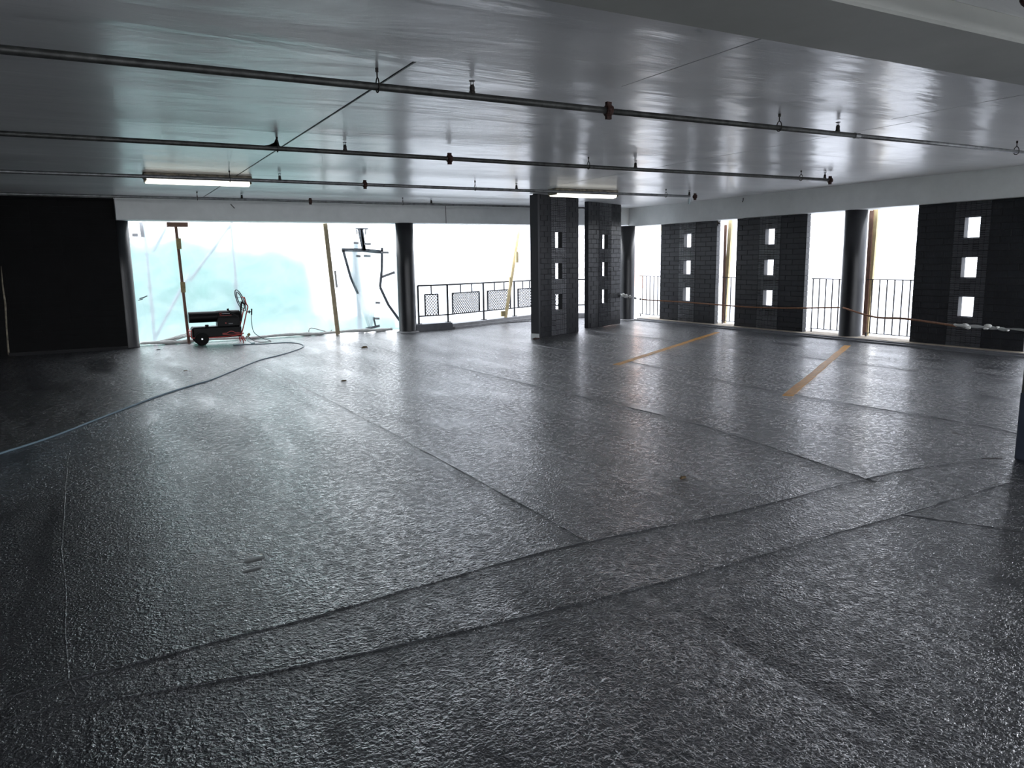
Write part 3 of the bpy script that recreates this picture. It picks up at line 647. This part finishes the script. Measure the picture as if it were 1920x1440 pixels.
build('loop_rung', bm, 'wire', ht)
bm = bmesh.new(); bar(bm, (.22, -.15, .655), (.43, -.15, .50), .022); bar(bm, (.215, -.15, .66), (.25, -.15, .668), .03); build('strut', bm, 'black', ht)
bm = bmesh.new(); bar(bm, (.46, -.14, .42), (.475, -.14, .68), .03); bar(bm, (.475, -.14, .68), (.50, -.14, .80), .035); bar(bm, (.50, -.14, .80), (.56, -.14, .74), .03); build('bracket', bm, 'black', ht)
bm = bmesh.new(); bar(bm, (.57, -.19, .60), (.66, -.19, .60), .02); bar(bm, (.66, -.19, .54), (.67, -.19, .66), .022); bar(bm, (.62, -.19, .57), (.62, -.19, .63), .02); build('cord_hook', bm, 'black', ht)
# decals
def decal(name, pts, wd, mat, y, par=ht):
    bm = bmesh.new()
    for a, b in zip(pts, pts[1:]): bar(bm, (a[0], y, a[1]), (b[0], y, b[1]), wd, .003, up=(0, 1, 0))
    return build(name, bm, mat, par)
wave = [(.10, .205)]+[(.18+.02*i, .205+.035*math.sin(PI*i/8)) for i in range(9)]+[(.42, .207)]
decal('wave_stripe', wave, .012, 'red', -.173); decal('wave_stripe', [(.10, .18), (.42, .18)], .01, 'red', -.173)
decal('logo_ring', [(.10+.022*math.cos(a), .585+.014*math.sin(a)) for a in [2*PI*i/12 for i in range(13)]], .006, 'red', -.104)
decal('logo_script', [(.13+.0125*i, .577+(.009 if i % 2 else -.003)) for i in range(12)], .006, 'white', -.108)
decal('logo_stripe', [(.08, .545), (.30, .55)], .007, 'red', -.114)
bm = bmesh.new(); lathe(bm, [(.012, 0), (.012, .01)], 12, Matrix.Translation((.18, -.13, .40)) @ Matrix.Rotation(PI/2, 4, 'X')); build('knob', bm, 'red', ht)
decal('display', [(.23, .385), (.31, .385)], .018, 'wire', -.133)
# hoses and cord of the heater
def line_thing(name, pts, r, mat, lab, cat, n=8, **k):
    o = build(name, T(spline(pts, n), r, seg=8), mat, smooth=True, label=lab, cat=cat, **k); return o
line_thing('fuel_hose', [(2.64, 15.41, .56), (2.63, 15.4, .38), (2.66, 15.4, .2), (2.78, 15.38, .09), (2.95, 15.3, .012), (2.88, 15.2, .012), (2.72, 15.25, .012), (2.6, 15.35, .06), (2.53, 15.4, .16)], .007, 'hose', 'thin dark cable looping from the heater handle down to the deck', 'cable')
bm = bmesh.new(); bmesh.ops.create_icosphere(bm, subdivisions=2, radius=.03, matrix=Matrix.Translation((2.56, 15.38, .16))); bmesh.ops.create_icosphere(bm, subdivisions=2, radius=.022, matrix=Matrix.Translation((2.52, 15.36, .12)))
build('valve', bm, 'block', ht).location = (-1.98, -15.6, 0)
line_thing('extension_cord', [(-1.7, 6.1, .008), (-.81, 7.27, .008), (-.45, 7.78, .008), (-.02, 8.58, .008), (.55, 9.60, .008), (1.0, 10.25, .008), (1.27, 10.62, .008), (2.11, 12.2, .008), (2.55, 12.75, .008), (2.88, 13.2, .008), (3.2, 13.75, .008), (3.32, 14.2, .008), (3.28, 14.65, .008), (3.1, 14.85, .008), (2.75, 14.86, .008), (2.45, 14.95, .008), (2.2, 15.02, .008)], .0095, 'cord', 'blue-grey extension cord running across the deck to the heater', 'cord')
bm = bmesh.new(); box(bm, 2.53, 2.60, 15.03, 15.08, 0, .03); tube(bm, spline([(2.56, 15.06, .02), (2.5, 15.2, .05), (2.53, 15.36, .14)], 6), .006, 6)
build('plug_connector', bm, 'cyan', label='white plug joint on the deck beside the heater leg', cat='plug')

# ------------------------------------------------------------------ barrier rope
line_thing('barrier_rope', [(11.3, 14.13, .565), (11.5, 13.9, .545), (11.78, 13.0, .518), (11.83, 11.3, .493), (11.86, 10.2, .52), (11.85, 9.13, .58)], .014, 'rope', 'rust-brown rope stretched low across the two farther kerb piers', 'rope', 10)
line_thing('barrier_rope', [(11.85, 9.05, .58), (11.4, 8.1, .49), (10.9, 7.2, .535), (10.45, 6.15, .52)], .016, 'rope', 'rust-brown rope from the round column across the pier nearest the square pillar', 'rope', 10)
def ray_pt(ratio, y, zr): return (ratio*y, y, 1.5+zr*y)
kn = empty('rope_knots', (10.3, 6.0, .54), label='white knotted rope joining the brown rope near the square pillar', cat='rope')
def kl(p): return (p[0]-10.3, p[1]-6.0, p[2]-.54)
bm = bmesh.new(); tube(bm, [kl(v) for v in spline([(10.5, 6.22, .525), (10.34, 5.97, .54), (10.1, 5.5, .56), (9.85, 5.15, .57)], 6)], [.012+.012*abs(math.sin(i*.9)) for i in range(19)], 8); build('strand', bm, 'wrope', kn, smooth=True)
bm = bmesh.new(); tube(bm, [kl(v) for v in [ray_pt(1.90, 5.15, -.1765), ray_pt(1.95, 5.0, -.1800), ray_pt(2.0, 4.85, -.185), ray_pt(2.08, 4.6, -.19)]], .006, 6); tube(bm, [kl(v) for v in [ray_pt(1.90, 5.15, -.1765), ray_pt(1.95, 5.0, -.1825), ray_pt(2.0, 4.85, -.189), ray_pt(2.08, 4.6, -.195)]], .006, 6); build('double_line', bm, 'wrope', kn, smooth=True)
for grp in (((1.735, -.1605, .035), (1.745, -.165, .03)), ((1.826, -.1665, .034), (1.818, -.171, .028)), ((1.865, -.172, .018),)):
    bm = bmesh.new()
    for r_, zr, s in grp:
        bmesh.ops.create_icosphere(bm, subdivisions=2, radius=s, matrix=Matrix.Translation(kl(ray_pt(r_, 5.5-(r_-1.735)*3, zr))) @ Matrix.Diagonal((1.2, 1.2, .8, 1)))
    for v in bm.verts: v.co += Vector([mnoise.noise(v.co*60+Vector((k*7, 0, 0)))*.012 for k in range(3)])
    build('knot', bm, 'wrope', kn, smooth=True)
bm = bmesh.new()
for p, s in (((10.98, 14.43, .67), .05), ((11.02, 14.38, .65), .05), ((11.1, 14.33, .63), .035), ((11.2, 14.25, .59), .03), ((11.28, 14.16, .57), .028)):
    bmesh.ops.create_icosphere(bm, subdivisions=2, radius=s, matrix=Matrix.Translation(p) @ Matrix.Diagonal((1.1, 1.1, .9, 1)))
for v in bm.verts: v.co += Vector([mnoise.noise(v.co*40+Vector((k*7, 0, 0)))*.02 for k in range(3)])
build('rope_knot', bm, 'wrope', smooth=True, label='white bunched knot tying the rope to the far angled pier', cat='knot')
bm = bmesh.new(); tube(bm, [(11.86, 8.93, .6), (11.90, 8.86, .58), (11.97, 8.83, .59)], .012, 6); bm.free()

# ------------------------------------------------------------------ litter and marks on the deck
def blob(name, x, y, sx, sy, h_, mat, lab, cat, rz=0, n=14, amp=.3, **kw):
    bm = bmesh.new(); ring = []; c = bm.verts.new((x, y, h_)); mid = []
    for i in range(n):
        a = 2*PI*i/n; k = 1+random.uniform(-amp, amp); dx_, dy_ = math.cos(a)*sx*k, math.sin(a)*sy*k
        X_, Y_ = dx_*math.cos(rz)-dy_*math.sin(rz), dx_*math.sin(rz)+dy_*math.cos(rz)
        mid.append(bm.verts.new((x+X_*.6, y+Y_*.6, h_*random.uniform(.6, 1)))); ring.append(bm.verts.new((x+X_, y+Y_, -.001)))
    for i in range(n): bm.faces.new((c, mid[i], mid[(i+1) % n])); bm.faces.new((mid[i], ring[i], ring[(i+1) % n], mid[(i+1) % n]))
    return build(name, bm, mat, smooth=True, label=lab, cat=cat, **kw)
blob('stain', 6.32, 3.66, .10, .03, .004, 'stain', 'brown stain on the deck near the square pillar', 'stain', .8)
blob('crack', 5.72, 3.03, .10, .012, .004, 'stain', 'dark crack in the coating at the foot of the square pillar', 'crack', -.4)
blob('leaf', 3.45, 3.84, .035, .02, .012, 'debris', 'small brown leaf lying alone on the shiny deck', 'leaf', .4)
blob('litter', 4.16, 13.1, .07, .035, .03, 'debris', 'dark scrap on the deck before the taped outline', 'scrap', .3)
blob('litter', 2.72, 9.49, .04, .025, .012, 'debris', 'small brown scrap in the middle of the shiny deck', 'scrap')
blob('litter', .9, 15.07, .045, .025, .012, 'mortar', 'black scrap on the deck in front of the half-hidden column', 'scrap')
blob('litter', 1.04, 11.77, .03, .02, .008, 'debris', 'tiny scrap on the deck beside the cord', 'scrap')
blob('paint_chip', 9.71, 9.41, .16, .07, .004, 'curbpale', 'pale paint smear between the two yellow lines', 'smear', .5)
blob('footprint', .59, 3.87, .075, .045, .001, 'scuff', 'smooth oval scuff in the coating, farther one of the pair', 'scuff', .2, amp=.1)
blob('footprint', .56, 3.74, .07, .035, .001, 'scuff', 'smooth oval scuff in the coating, nearer one of the pair', 'scuff', .2, amp=.1)
line_thing('loose_wire', [(11.875, 11.59, 2.72), (11.86, 11.58, 2.67), (11.86, 11.6, 2.64)], .008, 'rod', 'short cut wire sticking out of the side beam', 'wire')
line_thing('loose_wire', [(2.4, 15.41, 2.66), (2.43, 15.39, 2.62), (2.47, 15.4, 2.58)], .007, 'rod', 'short cut wire hanging at the top of the long back beam', 'wire')
bm = bmesh.new(); bar(bm, (11.99, 12.43, 2.3), (11.95, 12.38, 2.2), .03); bar(bm, (11.97, 12.40, 2.26), (12.0, 12.36, 2.24), .03); build('bracket', bm, 'rod', label='small dark bracket under the beam at the top of the narrow gap', cat='bracket')

# ------------------------------------------------------------------ outside
build('ground', B(-60, 90, -50, 90, -.5, -.25), 'ground', kind='structure', label='pale ground outside the building')
build('lawn', B(-6, 8.3, 17.6, 23.8, -.26, -.18), 'grass', kind='stuff', label='green lawn blurred behind the clear sheet', cat='grass')
bm = bmesh.new(); bmesh.ops.create_grid(bm, x_segments=60, y_segments=30, size=1)
for v in bm.verts:
    x, y = v.co.x*5.2+1.2, v.co.y
    hgt = max(0, 1-abs(y)**3)*(2.6+.5*mnoise.noise(Vector((x, y*2, 1)))-.10*max(0, x-2)**1.3)
    v.co = Vector((x, 26+y*2.0, -.2+max(0, hgt)))
build('hedge', bm, 'hedge', smooth=True, label='pale green hedge blurred behind the clear sheet', cat='hedge')
sf = empty('scaffold_frame', (0, 17.1, 0), label='grey scaffold frame blurred behind the clear sheet', cat='scaffold')
def tb(a, b, r=.024, name='tube'): build(name, T([a, b], r, seg=10), 'scaf', sf, smooth=True)
tb((.98, 0, -.2), (.98, 0, 3), .035, 'standard'); tb((2.66, 0, -.2), (2.66, 0, 3), .035, 'standard'); 
tb((.98, .03, .0), (1.75, .03, 1.35), .034, 'brace'); tb((1.75, .03, 1.2), (2.64, .03, 2.35), .034, 'brace'); tb((1.1, .05, 1.8), (1.5, .05, 2.5), .034, 'brace')
for x in (.98, 2.66):
    for z in (.6, 1.1, 1.75): build('coupler', B(x-.05, x+.05, -.03, .03, z-.02, z+.02), 'scaf', sf)
fb = empty('brick_building', (30, 38, -.25), label='orange brick building peeping over the low sheet in the corner gap', cat='building')
build('wall', B(-.3, 8, -5, 7, 0, 5.2), 'brickwork', fb); build('parapet', B(-.4, 8.1, -5.1, 7.1, 5.2, 5.4), 'slabedge', fb)
